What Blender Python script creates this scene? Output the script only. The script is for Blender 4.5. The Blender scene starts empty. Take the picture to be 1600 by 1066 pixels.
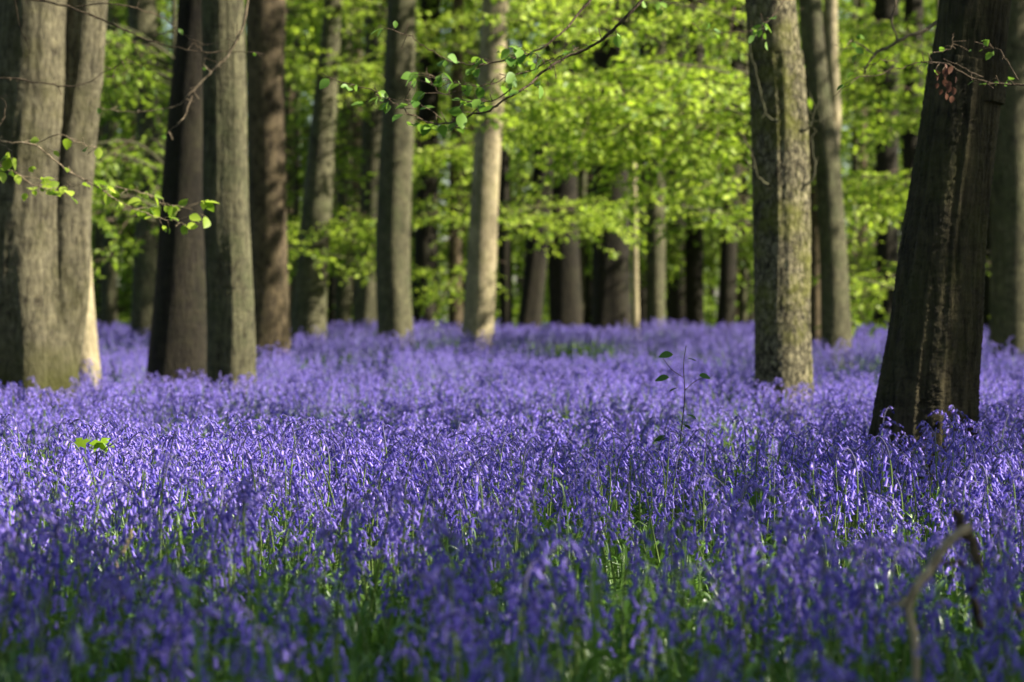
import bpy, math, random
import numpy as np
from mathutils import Vector

R = math.radians
rng = np.random.default_rng(7)
random.seed(7)
scene = bpy.context.scene
COL = scene.collection

# ------------------------------------------------------------------ camera
FPX = 4444.0          # focal length in pixels of the 1600 px wide photograph
HC = 0.80             # camera height
HORIZON = 517.0
cam_d = bpy.data.cameras.new("camera")
cam = bpy.data.objects.new("camera", cam_d)
COL.objects.link(cam)
cam_d.sensor_width = 36.0
cam_d.lens = FPX * 36.0 / 1600.0
cam_d.clip_start = 0.1
cam_d.clip_end = 2000.0
cam.location = (0, 0, HC)
cam.rotation_euler = (R(90) - math.atan((533 - HORIZON) / FPX), 0, 0)
cam_d.dof.use_dof = True
cam_d.dof.focus_distance = 8.3
cam_d.dof.aperture_fstop = 5.0
scene.camera = cam

# ------------------------------------------------------------------ light
SUN_EL = 36.0
SUN_DIR = Vector((0.985, -0.17, 0)).normalized() * math.cos(R(SUN_EL)) + Vector((0, 0, math.sin(R(SUN_EL))))
w = bpy.data.worlds.new("World")
scene.world = w
w.use_nodes = True
nt = w.node_tree
sky = nt.nodes.new("ShaderNodeTexSky")
sky.sky_type = 'NISHITA'
sky.sun_disc = False
sky.sun_elevation = R(SUN_EL)
sky.sun_rotation = math.atan2(SUN_DIR.x, SUN_DIR.y)
bg = nt.nodes["Background"]
nt.links.new(sky.outputs[0], bg.inputs[0])
bg.inputs[1].default_value = 0.05
sun_d = bpy.data.lights.new("sun", 'SUN')
sun_d.energy = 5.0
sun_d.angle = R(0.53)
sun_d.color = (1.0, 0.93, 0.80)
sun = bpy.data.objects.new("sun", sun_d)
COL.objects.link(sun)
sun.location = SUN_DIR * 60
sun.rotation_euler = SUN_DIR.to_track_quat('Z', 'Y').to_euler()

scene.view_settings.view_transform = 'Standard'
scene.view_settings.look = 'None'
scene.view_settings.exposure = 1.6
scene.view_settings.gamma = 1.0
try:
    scene.view_settings.use_curve_mapping = False
except Exception:
    pass
scene.render.engine = 'CYCLES'
cy = scene.cycles
cy.use_denoising = True
cy.max_bounces = 6
cy.diffuse_bounces = 4
cy.glossy_bounces = 2
cy.transmission_bounces = 4
cy.caustics_reflective = False
cy.caustics_refractive = False
cy.sample_clamp_indirect = 6.0


# ------------------------------------------------------------------ helpers
def ground_z(x, y):
    x = np.asarray(x, float); y = np.asarray(y, float)
    t = np.clip((y - 16) / (50 - 16), 0, 1)
    up = 0.43 * t * t * (3 - 2 * t)
    t2 = np.clip((y - 50) / 30, 0, 1)
    dn = 0.5 * t2 * t2 * (3 - 2 * t2)
    und = 0.03 * np.sin(x * 0.9 + y * 0.31 + 1.0) + 0.025 * np.sin(x * 0.47 - y * 0.62)
    und = und + t * (0.05 * np.sin(x * 1.3 + y * 0.21) + 0.04 * np.sin(x * 2.9 - y * 0.4 + 2.0))
    side = -0.004 * np.clip(np.abs(x) - 1.0, 0, 30) * t
    return up - dn + und * np.clip((y - 4) / 6, 0, 1) + side


def P(px, py, d):
    return np.array([(px - 800) / FPX * d, d, HC - (py - HORIZON) / FPX * d])


def tag(o, label=None, cat=None, group=None, kind=None):
    if label: o['label'] = label
    if cat: o['category'] = cat
    if group: o['group'] = group
    if kind: o['kind'] = kind
    return o


def thing(name, label, cat, loc, group=None):
    o = bpy.data.objects.new(name, None)
    o.empty_display_size = 0.2
    COL.objects.link(o)
    o.location = loc
    return tag(o, label, cat, group)


class MB:
    """Collects faces and builds one mesh object."""
    def __init__(self):
        self.V = []; self.L = []; self.S = []; self.M = []; self.n = 0

    def add(self, verts, faces, mat=0):
        verts = np.asarray(verts, float).reshape(-1, 3)
        faces = np.asarray(faces, int)
        self.V.append(verts)
        self.L.append((faces + self.n).ravel())
        self.S.append(np.full(len(faces), faces.shape[1], int))
        self.M.append(np.full(len(faces), mat, int))
        self.n += len(verts)

    def mesh(self, name, mats, smooth=True):
        me = bpy.data.meshes.new(name)
        V = np.concatenate(self.V); L = np.concatenate(self.L); S = np.concatenate(self.S); M = np.concatenate(self.M)
        me.vertices.add(len(V)); me.vertices.foreach_set("co", V.ravel().astype(np.float32))
        me.loops.add(len(L)); me.loops.foreach_set("vertex_index", L.astype(np.int32))
        me.polygons.add(len(S))
        starts = np.concatenate([[0], np.cumsum(S)[:-1]])
        me.polygons.foreach_set("loop_start", starts.astype(np.int32))
        me.polygons.foreach_set("material_index", M.astype(np.int32))
        me.polygons.foreach_set("use_smooth", np.full(len(S), smooth))
        for m in mats: me.materials.append(m)
        me.update(calc_edges=True)
        return me

    def build(self, name, mats, parent=None, smooth=True):
        o = bpy.data.objects.new(name, self.mesh(name, mats, smooth))
        COL.objects.link(o)
        if parent: o.parent = parent
        return o


def spline(pts, n):
    """Catmull-Rom through the rows of pts (any width)."""
    pts = np.asarray(pts, float)
    if len(pts) == 2:
        t = np.linspace(0, 1, n)[:, None]
        return pts[0] * (1 - t) + pts[1] * t
    p = np.vstack([2 * pts[0] - pts[1], pts, 2 * pts[-1] - pts[-2]])
    k = len(pts) - 1
    u = np.linspace(0, k - 1e-9, n)
    i = u.astype(int); t = (u - i)[:, None]
    a, b, c, e = p[i], p[i + 1], p[i + 2], p[i + 3]
    return 0.5 * ((2 * b) + (-a + c) * t + (2 * a - 5 * b + 4 * c - e) * t ** 2 + (-a + 3 * b - 3 * c + e) * t ** 3)


def tube(mb, path, rad, sides=6, mat=0, rmul=None, cap=True):
    path = np.asarray(path, float); n = len(path)
    rad = np.broadcast_to(np.asarray(rad, float), (n,))
    tan = np.gradient(path, axis=0)
    tan /= np.linalg.norm(tan, axis=1)[:, None] + 1e-12
    ref = np.array([0, 1.0, 0]) if abs(tan[0][1]) < 0.8 else np.array([1.0, 0, 0])
    A = np.zeros((n, 3)); u = ref
    for i in range(n):
        u = u - tan[i] * np.dot(u, tan[i]); u /= np.linalg.norm(u) + 1e-12
        A[i] = u
    B = np.cross(tan, A)
    th = np.linspace(0, 2 * np.pi, sides, endpoint=False)
    rr = rad[:, None] * (rmul if rmul is not None else 1.0) * np.ones((n, sides))
    V = path[:, None, :] + A[:, None, :] * (np.cos(th)[None, :, None] * rr[:, :, None]) + B[:, None, :] * (np.sin(th)[None, :, None] * rr[:, :, None])
    idx = np.arange(n * sides).reshape(n, sides)
    F = np.stack([idx[:-1], np.roll(idx, -1, 1)[:-1], np.roll(idx, -1, 1)[1:], idx[1:]], -1).reshape(-1, 4)
    mb.add(V.reshape(-1, 3), F, mat)
    if cap:
        c = mb.n
        mb.add(np.vstack([path[-1][None], V[-1]]), np.array([[0, 1 + j, 1 + (j + 1) % sides] for j in range(sides)]), mat)


# ------------------------------------------------------------------ materials
def new_mat(name):
    m = bpy.data.materials.new(name); m.use_nodes = True
    m.node_tree.nodes.clear()
    return m, m.node_tree.nodes, m.node_tree.links


def ramp(N, stops):
    r = N.new("ShaderNodeValToRGB")
    el = r.color_ramp.elements
    el[0].position, el[0].color = stops[0][0], (*stops[0][1], 1)
    el[1].position, el[1].color = stops[-1][0], (*stops[-1][1], 1)
    for p, c in stops[1:-1]:
        e = el.new(p); e.color = (*c, 1)
    return r


def bark_mat(name, light, dark, moss=(0.10, 0.12, 0.02), moss_amt=0.35, vstretch=0.14, scale=26.0, bump=0.7, blotch=0.6, base_moss=0.0, cracks=0.0):
    m, N, L = new_mat(name)
    out = N.new("ShaderNodeOutputMaterial"); bs = N.new("ShaderNodeBsdfPrincipled")
    L.new(bs.outputs[0], out.inputs[0])
    bs.inputs['Roughness'].default_value = 0.9
    bs.inputs['Specular IOR Level'].default_value = 0.2
    tc = N.new("ShaderNodeTexCoord")
    mp = N.new("ShaderNodeMapping"); mp.inputs['Scale'].default_value = (1, 1, vstretch)
    L.new(tc.outputs['Object'], mp.inputs[0])
    n1 = N.new("ShaderNodeTexNoise"); n1.inputs['Scale'].default_value = scale; n1.inputs['Detail'].default_value = 8; n1.inputs['Roughness'].default_value = 0.68
    n1.inputs['Distortion'].default_value = 0.6
    L.new(mp.outputs[0], n1.inputs['Vector'])
    mp2 = N.new("ShaderNodeMapping"); mp2.inputs['Scale'].default_value = (1, 1, 2.6)
    L.new(tc.outputs['Object'], mp2.inputs[0])
    n2 = N.new("ShaderNodeTexNoise"); n2.inputs['Scale'].default_value = 9; n2.inputs['Detail'].default_value = 6; n2.inputs['Roughness'].default_value = 0.7
    L.new(mp2.outputs[0], n2.inputs['Vector'])
    n3 = N.new("ShaderNodeTexNoise"); n3.inputs['Scale'].default_value = 2.4; n3.inputs['Detail'].default_value = 7; n3.inputs['Roughness'].default_value = 0.7
    L.new(tc.outputs['Object'], n3.inputs['Vector'])
    rp = ramp(N, [(0.36, dark), (0.5, tuple(0.55 * a + 0.45 * b for a, b in zip(light, dark))), (0.64, light)])
    L.new(n1.outputs[0], rp.inputs[0])
    mx = N.new("ShaderNodeMix"); mx.data_type = 'RGBA'; mx.blend_type = 'MULTIPLY'; mx.inputs[0].default_value = blotch
    r2 = ramp(N, [(0.33, (0.3, 0.28, 0.25)), (0.5, (0.85, 0.85, 0.82)), (0.65, (1.15, 1.12, 1.0))])
    L.new(n2.outputs[0], r2.inputs[0])
    L.new(rp.outputs[0], mx.inputs[6]); L.new(r2.outputs[0], mx.inputs[7])
    if cracks > 0:
        mp3 = N.new("ShaderNodeMapping"); mp3.inputs['Scale'].default_value = (1, 1, 0.42)
        wob = N.new("ShaderNodeMix"); wob.data_type = 'RGBA'; wob.inputs[0].default_value = 0.06
        L.new(tc.outputs['Object'], wob.inputs[6]); L.new(n1.outputs[1], wob.inputs[7])
        L.new(wob.outputs[2], mp3.inputs[0])
        vo = N.new("ShaderNodeTexVoronoi"); vo.feature = 'DISTANCE_TO_EDGE'; vo.inputs['Scale'].default_value = 34
        L.new(mp3.outputs[0], vo.inputs['Vector'])
        rc = ramp(N, [(0.0, (1 - cracks,) * 3), (0.16, (1, 1, 1))]); L.new(vo.outputs['Distance'], rc.inputs[0])
        mc = N.new("ShaderNodeMix"); mc.data_type = 'RGBA'; mc.blend_type = 'MULTIPLY'; mc.inputs[0].default_value = 1.0
        L.new(mx.outputs[2], mc.inputs[6]); L.new(rc.outputs[0], mc.inputs[7]); mx = mc
    # broad weather stains and dark scars
    n4 = N.new("ShaderNodeTexNoise"); n4.inputs['Scale'].default_value = 3.6; n4.inputs['Detail'].default_value = 5; n4.inputs['Roughness'].default_value = 0.62
    mp4 = N.new("ShaderNodeMapping"); mp4.inputs['Scale'].default_value = (1, 1, 0.7); mp4.inputs['Location'].default_value = (3.1, 1.7, 5.2)
    L.new(tc.outputs['Object'], mp4.inputs[0]); L.new(mp4.outputs[0], n4.inputs['Vector'])
    r4 = ramp(N, [(0.3, (0.25, 0.24, 0.22)), (0.42, (0.75, 0.74, 0.72)), (0.6, (1.12, 1.1, 1.04))]); L.new(n4.outputs[0], r4.inputs[0])
    m4 = N.new("ShaderNodeMix"); m4.data_type = 'RGBA'; m4.blend_type = 'MULTIPLY'; m4.inputs[0].default_value = 0.8
    L.new(mx.outputs[2], m4.inputs[6]); L.new(r4.outputs[0], m4.inputs[7]); mx = m4
    mm = N.new("ShaderNodeMix"); mm.data_type = 'RGBA'
    rm = ramp(N, [(0.48, (0, 0, 0)), (0.66, (moss_amt,) * 3)])
    L.new(n3.outputs[0], rm.inputs[0])
    fac = rm.outputs[0]
    if base_moss > 0:
        sp = N.new("ShaderNodeSeparateXYZ"); L.new(tc.outputs['Object'], sp.inputs[0])
        ad = N.new("ShaderNodeMath"); ad.operation = 'MULTIPLY_ADD'
        L.new(n3.outputs[0], ad.inputs[0]); ad.inputs[1].default_value = -0.9
        L.new(sp.outputs[2], ad.inputs[2])
        mr = N.new("ShaderNodeMapRange"); mr.inputs[1].default_value = 0.06; mr.inputs[2].default_value = 0.36; mr.inputs[3].default_value = base_moss; mr.inputs[4].default_value = 0.0
        L.new(ad.outputs[0], mr.inputs[0])
        a2 = N.new("ShaderNodeMath"); a2.operation = 'MAXIMUM'
        L.new(mr.outputs[0], a2.inputs[0]); L.new(fac, a2.inputs[1]); fac = a2.outputs[0]
    L.new(fac, mm.inputs[0]); L.new(mx.outputs[2], mm.inputs[6]); mm.inputs[7].default_value = (*moss, 1)
    L.new(mm.outputs[2], bs.inputs['Base Color'])
    add = N.new("ShaderNodeMath"); add.operation = 'MULTIPLY_ADD'; add.inputs[1].default_value = 0.35
    L.new(n2.outputs[0], add.inputs[0]); L.new(n1.outputs[0], add.inputs[2])
    bp = N.new("ShaderNodeBump"); bp.inputs['Strength'].default_value = bump; bp.inputs['Distance'].default_value = 0.035
    L.new(add.outputs[0], bp.inputs['Height']); L.new(bp.outputs[0], bs.inputs['Normal'])
    return m


def leaf_mat(name, c1, c2, trans=0.5, spec=0.25, rough=0.45, per='island', tcol=None):
    """thin leaf: diffuse + translucent + a weak gloss; colour varies from leaf to leaf"""
    m, N, L = new_mat(name)
    out = N.new("ShaderNodeOutputMaterial")
    if per == 'island':
        src = N.new("ShaderNodeNewGeometry").outputs['Random Per Island']
    else:
        src = N.new("ShaderNodeObjectInfo").outputs['Random']
    rp = ramp(N, [(0.0, c1), (0.5, tuple((a + b) / 2 for a, b in zip(c1, c2))), (1.0, c2)])
    L.new(src, rp.inputs[0])
    df = N.new("ShaderNodeBsdfDiffuse"); tr = N.new("ShaderNodeBsdfTranslucent"); gl = N.new("ShaderNodeBsdfGlossy")
    gl.inputs['Roughness'].default_value = rough
    L.new(rp.outputs[0], df.inputs[0])
    if tcol:
        mu = N.new("ShaderNodeMix"); mu.data_type = 'RGBA'; mu.blend_type = 'MULTIPLY'; mu.inputs[0].default_value = 1.0
        L.new(rp.outputs[0], mu.inputs[6]); mu.inputs[7].default_value = (*tcol, 1)
        L.new(mu.outputs[2], tr.inputs[0])
    else:
        L.new(rp.outputs[0], tr.inputs[0])
    m1 = N.new("ShaderNodeMixShader"); m1.inputs[0].default_value = trans
    L.new(df.outputs[0], m1.inputs[1]); L.new(tr.outputs[0], m1.inputs[2])
    fr = N.new("ShaderNodeFresnel"); fr.inputs[0].default_value = 1.4
    ml = N.new("ShaderNodeMath"); ml.operation = 'MULTIPLY'; ml.inputs[1].default_value = spec * 1.6
    L.new(fr.outputs[0], ml.inputs[0])
    mn = N.new("ShaderNodeMath"); mn.operation = 'MINIMUM'; mn.inputs[1].default_value = 0.35 * spec
    L.new(ml.outputs[0], mn.inputs[0]); ml = mn
    m2 = N.new("ShaderNodeMixShader")
    L.new(ml.outputs[0], m2.inputs[0]); L.new(m1.outputs[0], m2.inputs[1]); L.new(gl.outputs[0], m2.inputs[2])
    L.new(m2.outputs[0], out.inputs[0])
    return m


BARK_GREY = bark_mat("beech_bark", (0.18, 0.162, 0.104), (0.04, 0.034, 0.021), moss=(0.055, 0.055, 0.013), moss_amt=0.5, base_moss=0.9, vstretch=0.3, scale=30, bump=0.8)
BARK_OLIVE = bark_mat("olive_bark", (0.15, 0.142, 0.084), (0.038, 0.034, 0.02), moss=(0.07, 0.082, 0.032), moss_amt=0.6, vstretch=0.3, scale=30, bump=0.7)
BARK_WARM = bark_mat("brown_bark", (0.155, 0.118, 0.07), (0.032, 0.024, 0.015), moss=(0.07, 0.062, 0.028), moss_amt=0.3, vstretch=0.5, scale=16)
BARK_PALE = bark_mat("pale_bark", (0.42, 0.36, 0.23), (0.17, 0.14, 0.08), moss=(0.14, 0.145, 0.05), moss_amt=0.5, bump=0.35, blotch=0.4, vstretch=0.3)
BARK_DARK_SHADED = bark_mat("dark_shaded_bark", (0.034, 0.029, 0.018), (0.014, 0.011, 0.008), moss=(0.03, 0.034, 0.012), moss_amt=0.4, vstretch=0.3)  # dark bark; the shade on the far trunks is put into this colour
BARK_PLATE = bark_mat("plated_bark", (0.36, 0.325, 0.205), (0.045, 0.038, 0.02), moss=(0.15, 0.155, 0.022), moss_amt=0.85, vstretch=0.45, scale=30, bump=1.0, blotch=0.85, cracks=0.85)
BARK_RIDGE = bark_mat("ridged_bark", (0.10, 0.084, 0.045), (0.022, 0.019, 0.01), moss=(0.055, 0.058, 0.014), moss_amt=0.7, vstretch=0.14, scale=30, bump=1.0)
TWIG = bark_mat("twig_bark", (0.16, 0.12, 0.08), (0.05, 0.035, 0.025), moss_amt=0.0, scale=40)
TWIG_PALE = bark_mat("pale_twig_bark", (0.36, 0.29, 0.2), (0.15, 0.11, 0.07), moss_amt=0.0, scale=40)
DEADWOOD_LIT = bark_mat("sunlit_dead_wood", (0.66, 0.52, 0.36), (0.34, 0.25, 0.16), moss_amt=0.1, scale=50)  # lightened: sunlight on the bent stick is put into the wood colour
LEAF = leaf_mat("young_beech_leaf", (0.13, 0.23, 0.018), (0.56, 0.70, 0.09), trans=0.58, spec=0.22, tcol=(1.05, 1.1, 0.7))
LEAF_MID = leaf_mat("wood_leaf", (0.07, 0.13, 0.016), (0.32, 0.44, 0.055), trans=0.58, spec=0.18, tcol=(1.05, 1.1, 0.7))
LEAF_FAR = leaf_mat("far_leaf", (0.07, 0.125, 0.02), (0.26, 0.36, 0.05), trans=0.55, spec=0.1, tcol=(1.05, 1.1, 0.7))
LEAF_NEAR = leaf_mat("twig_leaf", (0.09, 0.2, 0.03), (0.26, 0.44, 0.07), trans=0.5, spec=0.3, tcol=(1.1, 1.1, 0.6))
LEAF_SAPLING = leaf_mat("shaded_sapling_leaf", (0.05, 0.12, 0.025), (0.11, 0.22, 0.04), trans=0.3, spec=0.3)  # darker green: the shade on the sapling is put into the leaf colour
LEAF_DEAD = leaf_mat("withered_leaf", (0.08, 0.036, 0.024), (0.16, 0.075, 0.048), trans=0.3, spec=0.2)
LEAF_MAPLE = leaf_mat("sycamore_leaf", (0.22, 0.38, 0.02), (0.3, 0.46, 0.03), trans=0.55, spec=0.2)
LEAF_BLADE = leaf_mat("bluebell_leaf_green", (0.07, 0.16, 0.025), (0.2, 0.36, 0.05), trans=0.4, spec=0.22, rough=0.35)
GRASS_MAT = leaf_mat("grass_green", (0.08, 0.18, 0.025), (0.22, 0.38, 0.06), trans=0.4, spec=0.3, rough=0.4)
STEM = leaf_mat("flower_stem", (0.12, 0.18, 0.045), (0.18, 0.26, 0.06), trans=0.15, spec=0.3)
BELL = leaf_mat("bell_petal", (0.085, 0.062, 0.46), (0.47, 0.36, 0.93), trans=0.3, spec=0.28, rough=0.3, tcol=(0.95, 0.82, 1.1))
STEM_TOP = leaf_mat("purple_stem", (0.07, 0.06, 0.12), (0.12, 0.11, 0.2), trans=0.1, spec=0.25)


def ground_mat():
    m, N, L = new_mat("leaf_litter_soil")
    out = N.new("ShaderNodeOutputMaterial"); bs = N.new("ShaderNodeBsdfPrincipled")
    L.new(bs.outputs[0], out.inputs[0]); bs.inputs['Roughness'].default_value = 0.95
    tc = N.new("ShaderNodeTexCoord")
    n = N.new("ShaderNodeTexNoise"); n.inputs['Scale'].default_value = 9; n.inputs['Detail'].default_value = 9
    L.new(tc.outputs['Object'], n.inputs['Vector'])
    rp = ramp(N, [(0.35, (0.02, 0.022, 0.008)), (0.5, (0.04, 0.055, 0.014)), (0.65, (0.07, 0.055, 0.03))])
    L.new(n.outputs[0], rp.inputs[0]); L.new(rp.outputs[0], bs.inputs['Base Color'])
    bp = N.new("ShaderNodeBump"); bp.inputs['Distance'].default_value = 0.03
    L.new(n.outputs[0], bp.inputs['Height']); L.new(bp.outputs[0], bs.inputs['Normal'])
    return m


# ------------------------------------------------------------------ ground
def make_ground():
    ys = np.concatenate([np.linspace(-300, -5, 14), np.linspace(-3, 80, 120), np.linspace(84, 160, 18), np.linspace(180, 900, 14)])
    xs = np.concatenate([np.linspace(-600, -40, 14), np.linspace(-36, 36, 90), np.linspace(40, 600, 14)])
    X, Y = np.meshgrid(xs, ys)
    Z = ground_z(X, Y)
    V = np.stack([X, Y, Z], -1).reshape(-1, 3)
    ny, nx = X.shape
    idx = np.arange(nx * ny).reshape(ny, nx)
    F = np.stack([idx[:-1, :-1], idx[:-1, 1:], idx[1:, 1:], idx[1:, :-1]], -1).reshape(-1, 4)
    mb = MB(); mb.add(V, F)
    tag(mb.build("ground", [ground_mat()]), "woodland floor of soil and leaf litter under the bluebells", "ground", kind="structure")


make_ground()

# ------------------------------------------------------------------ leaf sprays (arrays that crowns are made from)
LEAF4 = np.array([[0, 0, 0], [0.42, -0.33, 0.07], [1.0, 0, -0.05], [0.42, 0.33, 0.07]])
LEAF4F = np.array([[0, 1, 2], [0, 2, 3]])


def rotm(ax, ay, az):
    """stack of rotation matrices Rz @ Ry @ Rx"""
    cx, sx, cyy, sy, cz, sz = np.cos(ax), np.sin(ax), np.cos(ay), np.sin(ay), np.cos(az), np.sin(az)
    o = np.zeros_like(cx); e = np.ones_like(cx)
    Rx = np.stack([np.stack([e, o, o], -1), np.stack([o, cx, -sx], -1), np.stack([o, sx, cx], -1)], -2)
    Ry = np.stack([np.stack([cyy, o, sy], -1), np.stack([o, e, o], -1), np.stack([-sy, o, cyy], -1)], -2)
    Rz = np.stack([np.stack([cz, -sz, o], -1), np.stack([sz, cz, o], -1), np.stack([o, o, e], -1)], -2)
    return Rz @ Ry @ Rx


def make_spray(length=1.3, leaf=0.088, spacing=0.055, r=None):
    """one layered beech spray along +x: returns (leaf bases, leaf rots, leaf sizes, twig paths)"""
    r = r or rng
    twigs = []; bases = []; az = []
    def along(path, spc):
        seg = np.linalg.norm(np.diff(path, axis=0), axis=1); s = np.concatenate([[0], np.cumsum(seg)])
        k = max(2, int(s[-1] / spc)); u = np.linspace(0.15, 1, k) * s[-1]
        pts = np.stack([np.interp(u, s, path[:, j]) for j in range(3)], -1)
        dirs = np.stack([np.interp(u, s, np.gradient(path[:, j], s)) for j in range(3)], -1)
        for i in range(k):
            sd = 1 if i % 2 else -1
            bases.append(pts[i]); az.append(math.atan2(dirs[i][1], dirs[i][0]) + sd * r.uniform(0.5, 1.2))
    t = np.linspace(0, 1, 10)
    main = np.stack([t * length, 0.12 * np.sin(t * 3 + r.uniform(0, 6)) * length * 0.5, -0.22 * length * t ** 2 + 0.05 * np.sin(t * 6 + r.uniform(0, 6))], -1)
    twigs.append((main, 0.007, 0.0015))
    along(main[4:], spacing)
    ns = int(length / 0.13)
    for i in range(ns):
        u = r.uniform(0.15, 0.95); b = np.array([np.interp(u, t, main[:, j]) for j in range(3)])
        sd = 1 if i % 2 else -1
        a = sd * r.uniform(0.6, 1.2); l = r.uniform(0.2, 0.55) * (1.15 - u) * 1.3 * length / 1.3
        tt = np.linspace(0, 1, 6)
        p = b + np.stack([np.cos(a) * tt * l, np.sin(a) * tt * l, -0.12 * l * tt ** 2 + r.uniform(-0.15, 0.15) * l * tt], -1)
        twigs.append((p, 0.003, 0.001)); along(p, spacing)
    bases = np.array(bases); az = np.array(az); n = len(bases)
    rot = rotm(r.normal(0, 0.55, n), r.normal(0.25, 0.45, n), az)
    size = leaf * r.uniform(0.65, 1.25, n)
    return bases, rot, size, twigs


SPRAYS = [make_spray(random.uniform(1.0, 1.6)) for _ in range(10)]
SPRAY_GEO = []
for b_, r_, s_, tw_ in SPRAYS:
    LV = np.einsum('nij,kj->nki', r_ , LEAF4) * s_[:, None, None] + b_[:, None, :]
    m_ = MB()
    for p_, r0_, r1_ in tw_:
        tube(m_, p_, np.linspace(r0_, r1_, len(p_)), 3, cap=False)
    SPRAY_GEO.append((LV.reshape(-1, 3), (LEAF4F[None] + 4 * np.arange(len(b_))[:, None, None]).reshape(-1, 3), np.concatenate(m_.V), np.concatenate(m_.L).reshape(-1, 4)))


def put_spray(mb, pos, az, tilt, scale, leafkeep=1.0, twig=True):
    LV, LF, TV, TF = SPRAY_GEO[rng.integers(len(SPRAY_GEO))]
    M = rotm(np.array([rng.normal(0, 0.25)]), np.array([tilt]), np.array([az]))[0]
    if leafkeep < 1:
        k = rng.random(len(LF) // 2) < leafkeep
        LF = LF[np.repeat(k, 2)]
        if not len(LF): return
    mb.add(LV @ M.T * scale + pos, LF, 0)
    if twig: mb.add(TV @ M.T * scale + pos, TF, 1)


# ------------------------------------------------------------------ trees
def surf_noise(th, z, seed, amp=0.05, freq=1.0):
    r = np.random.default_rng(seed)
    out = np.zeros((len(z), len(th)))
    for k in range(1, 8):
        for _ in range(2):
            out += amp / k ** 0.9 * np.sin(k * th[None, :] + r.uniform(0, 6.28) + z[:, None] * r.uniform(-1.5, 1.5) * freq + 0.6 * np.sin(z[:, None] * r.uniform(0.5, 3) * freq + r.uniform(0, 6)))
    return out


def trunk_geo(mb, pts, d, base, height, seed, sides=36, amp=0.035, flare=0.25, step=0.14, ridge=0.0):
    """pts: rows of (picture y, centre x, width) from the foot up; turned into metres at distance d"""
    c = []
    for py, px, wd in pts:
        p = P(px, py, d); c.append([p[0], p[1], p[2], wd / 2 / FPX * d])
    c = np.array(c)
    lo = c[0] + (c[0] - c[1]) * ((c[0][2] - (base[2] - 0.2)) / max(0.05, c[1][2] - c[0][2]))
    lo[2] = base[2] - 0.2; lo[3] = c[0][3] * 1.06
    if lo[2] < c[0][2] - 0.02: c = np.vstack([lo, c])
    up = c[-1].copy(); sl = (c[-1] - c[-2]) / max(0.1, c[-1][2] - c[-2][2])
    dz = base[2] + height - up[2]
    if dz > 0.5:
        mid = up + np.array([sl[0] * dz * 0.4, 0, dz * 0.5, 0]); mid[3] = up[3] * 0.82
        top = up + np.array([sl[0] * dz * 0.5 + rng.normal(0, 0.3), rng.normal(0, 0.3), dz, 0]); top[3] = up[3] * 0.42
        c = np.vstack([c, mid, top])
    length = c[-1][2] - c[0][2]
    q = spline(c, max(12, int(length / step)))
    rel = q[:, 2] - base[2]
    rad = q[:, 3] * (1 + flare * np.exp(-np.clip(rel, -0.2, 9) / 0.28))
    th = np.linspace(0, 2 * np.pi, sides, endpoint=False)
    rm = 1 + surf_noise(th, q[:, 2], seed, amp) * (1 + 2.0 * np.exp(-np.clip(rel, 0, 9) / 0.5))[:, None]
    if ridge:
        r_ = np.random.default_rng(seed + 1); zz = q[:, 2][:, None]
        for k in (9, 13, 17, 23, 29, 37):
            rm = rm + ridge * np.sin(k * th[None] + r_.uniform(0, 6) + 1.6 * np.sin(zz * r_.uniform(0.6, 2.2) + r_.uniform(0, 6)) + 0.8 * np.sin(zz * r_.uniform(3, 7) + r_.uniform(0, 6)))
        rm = rm + ridge * 1.2 * r_.normal(0, 1, rm.shape)
    path = q[:, :3] - np.asarray(base)
    tube(mb, path, rad, sides, 0, rm)
    return path, rad


def limb_path(a, b, sag=0.15):
    a = np.asarray(a, float); b = np.asarray(b, float)
    m = (a + b) / 2 + np.array([0, 0, sag]) + rng.normal(0, 0.06, 3)
    return spline([a, m, b], 9)


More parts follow.
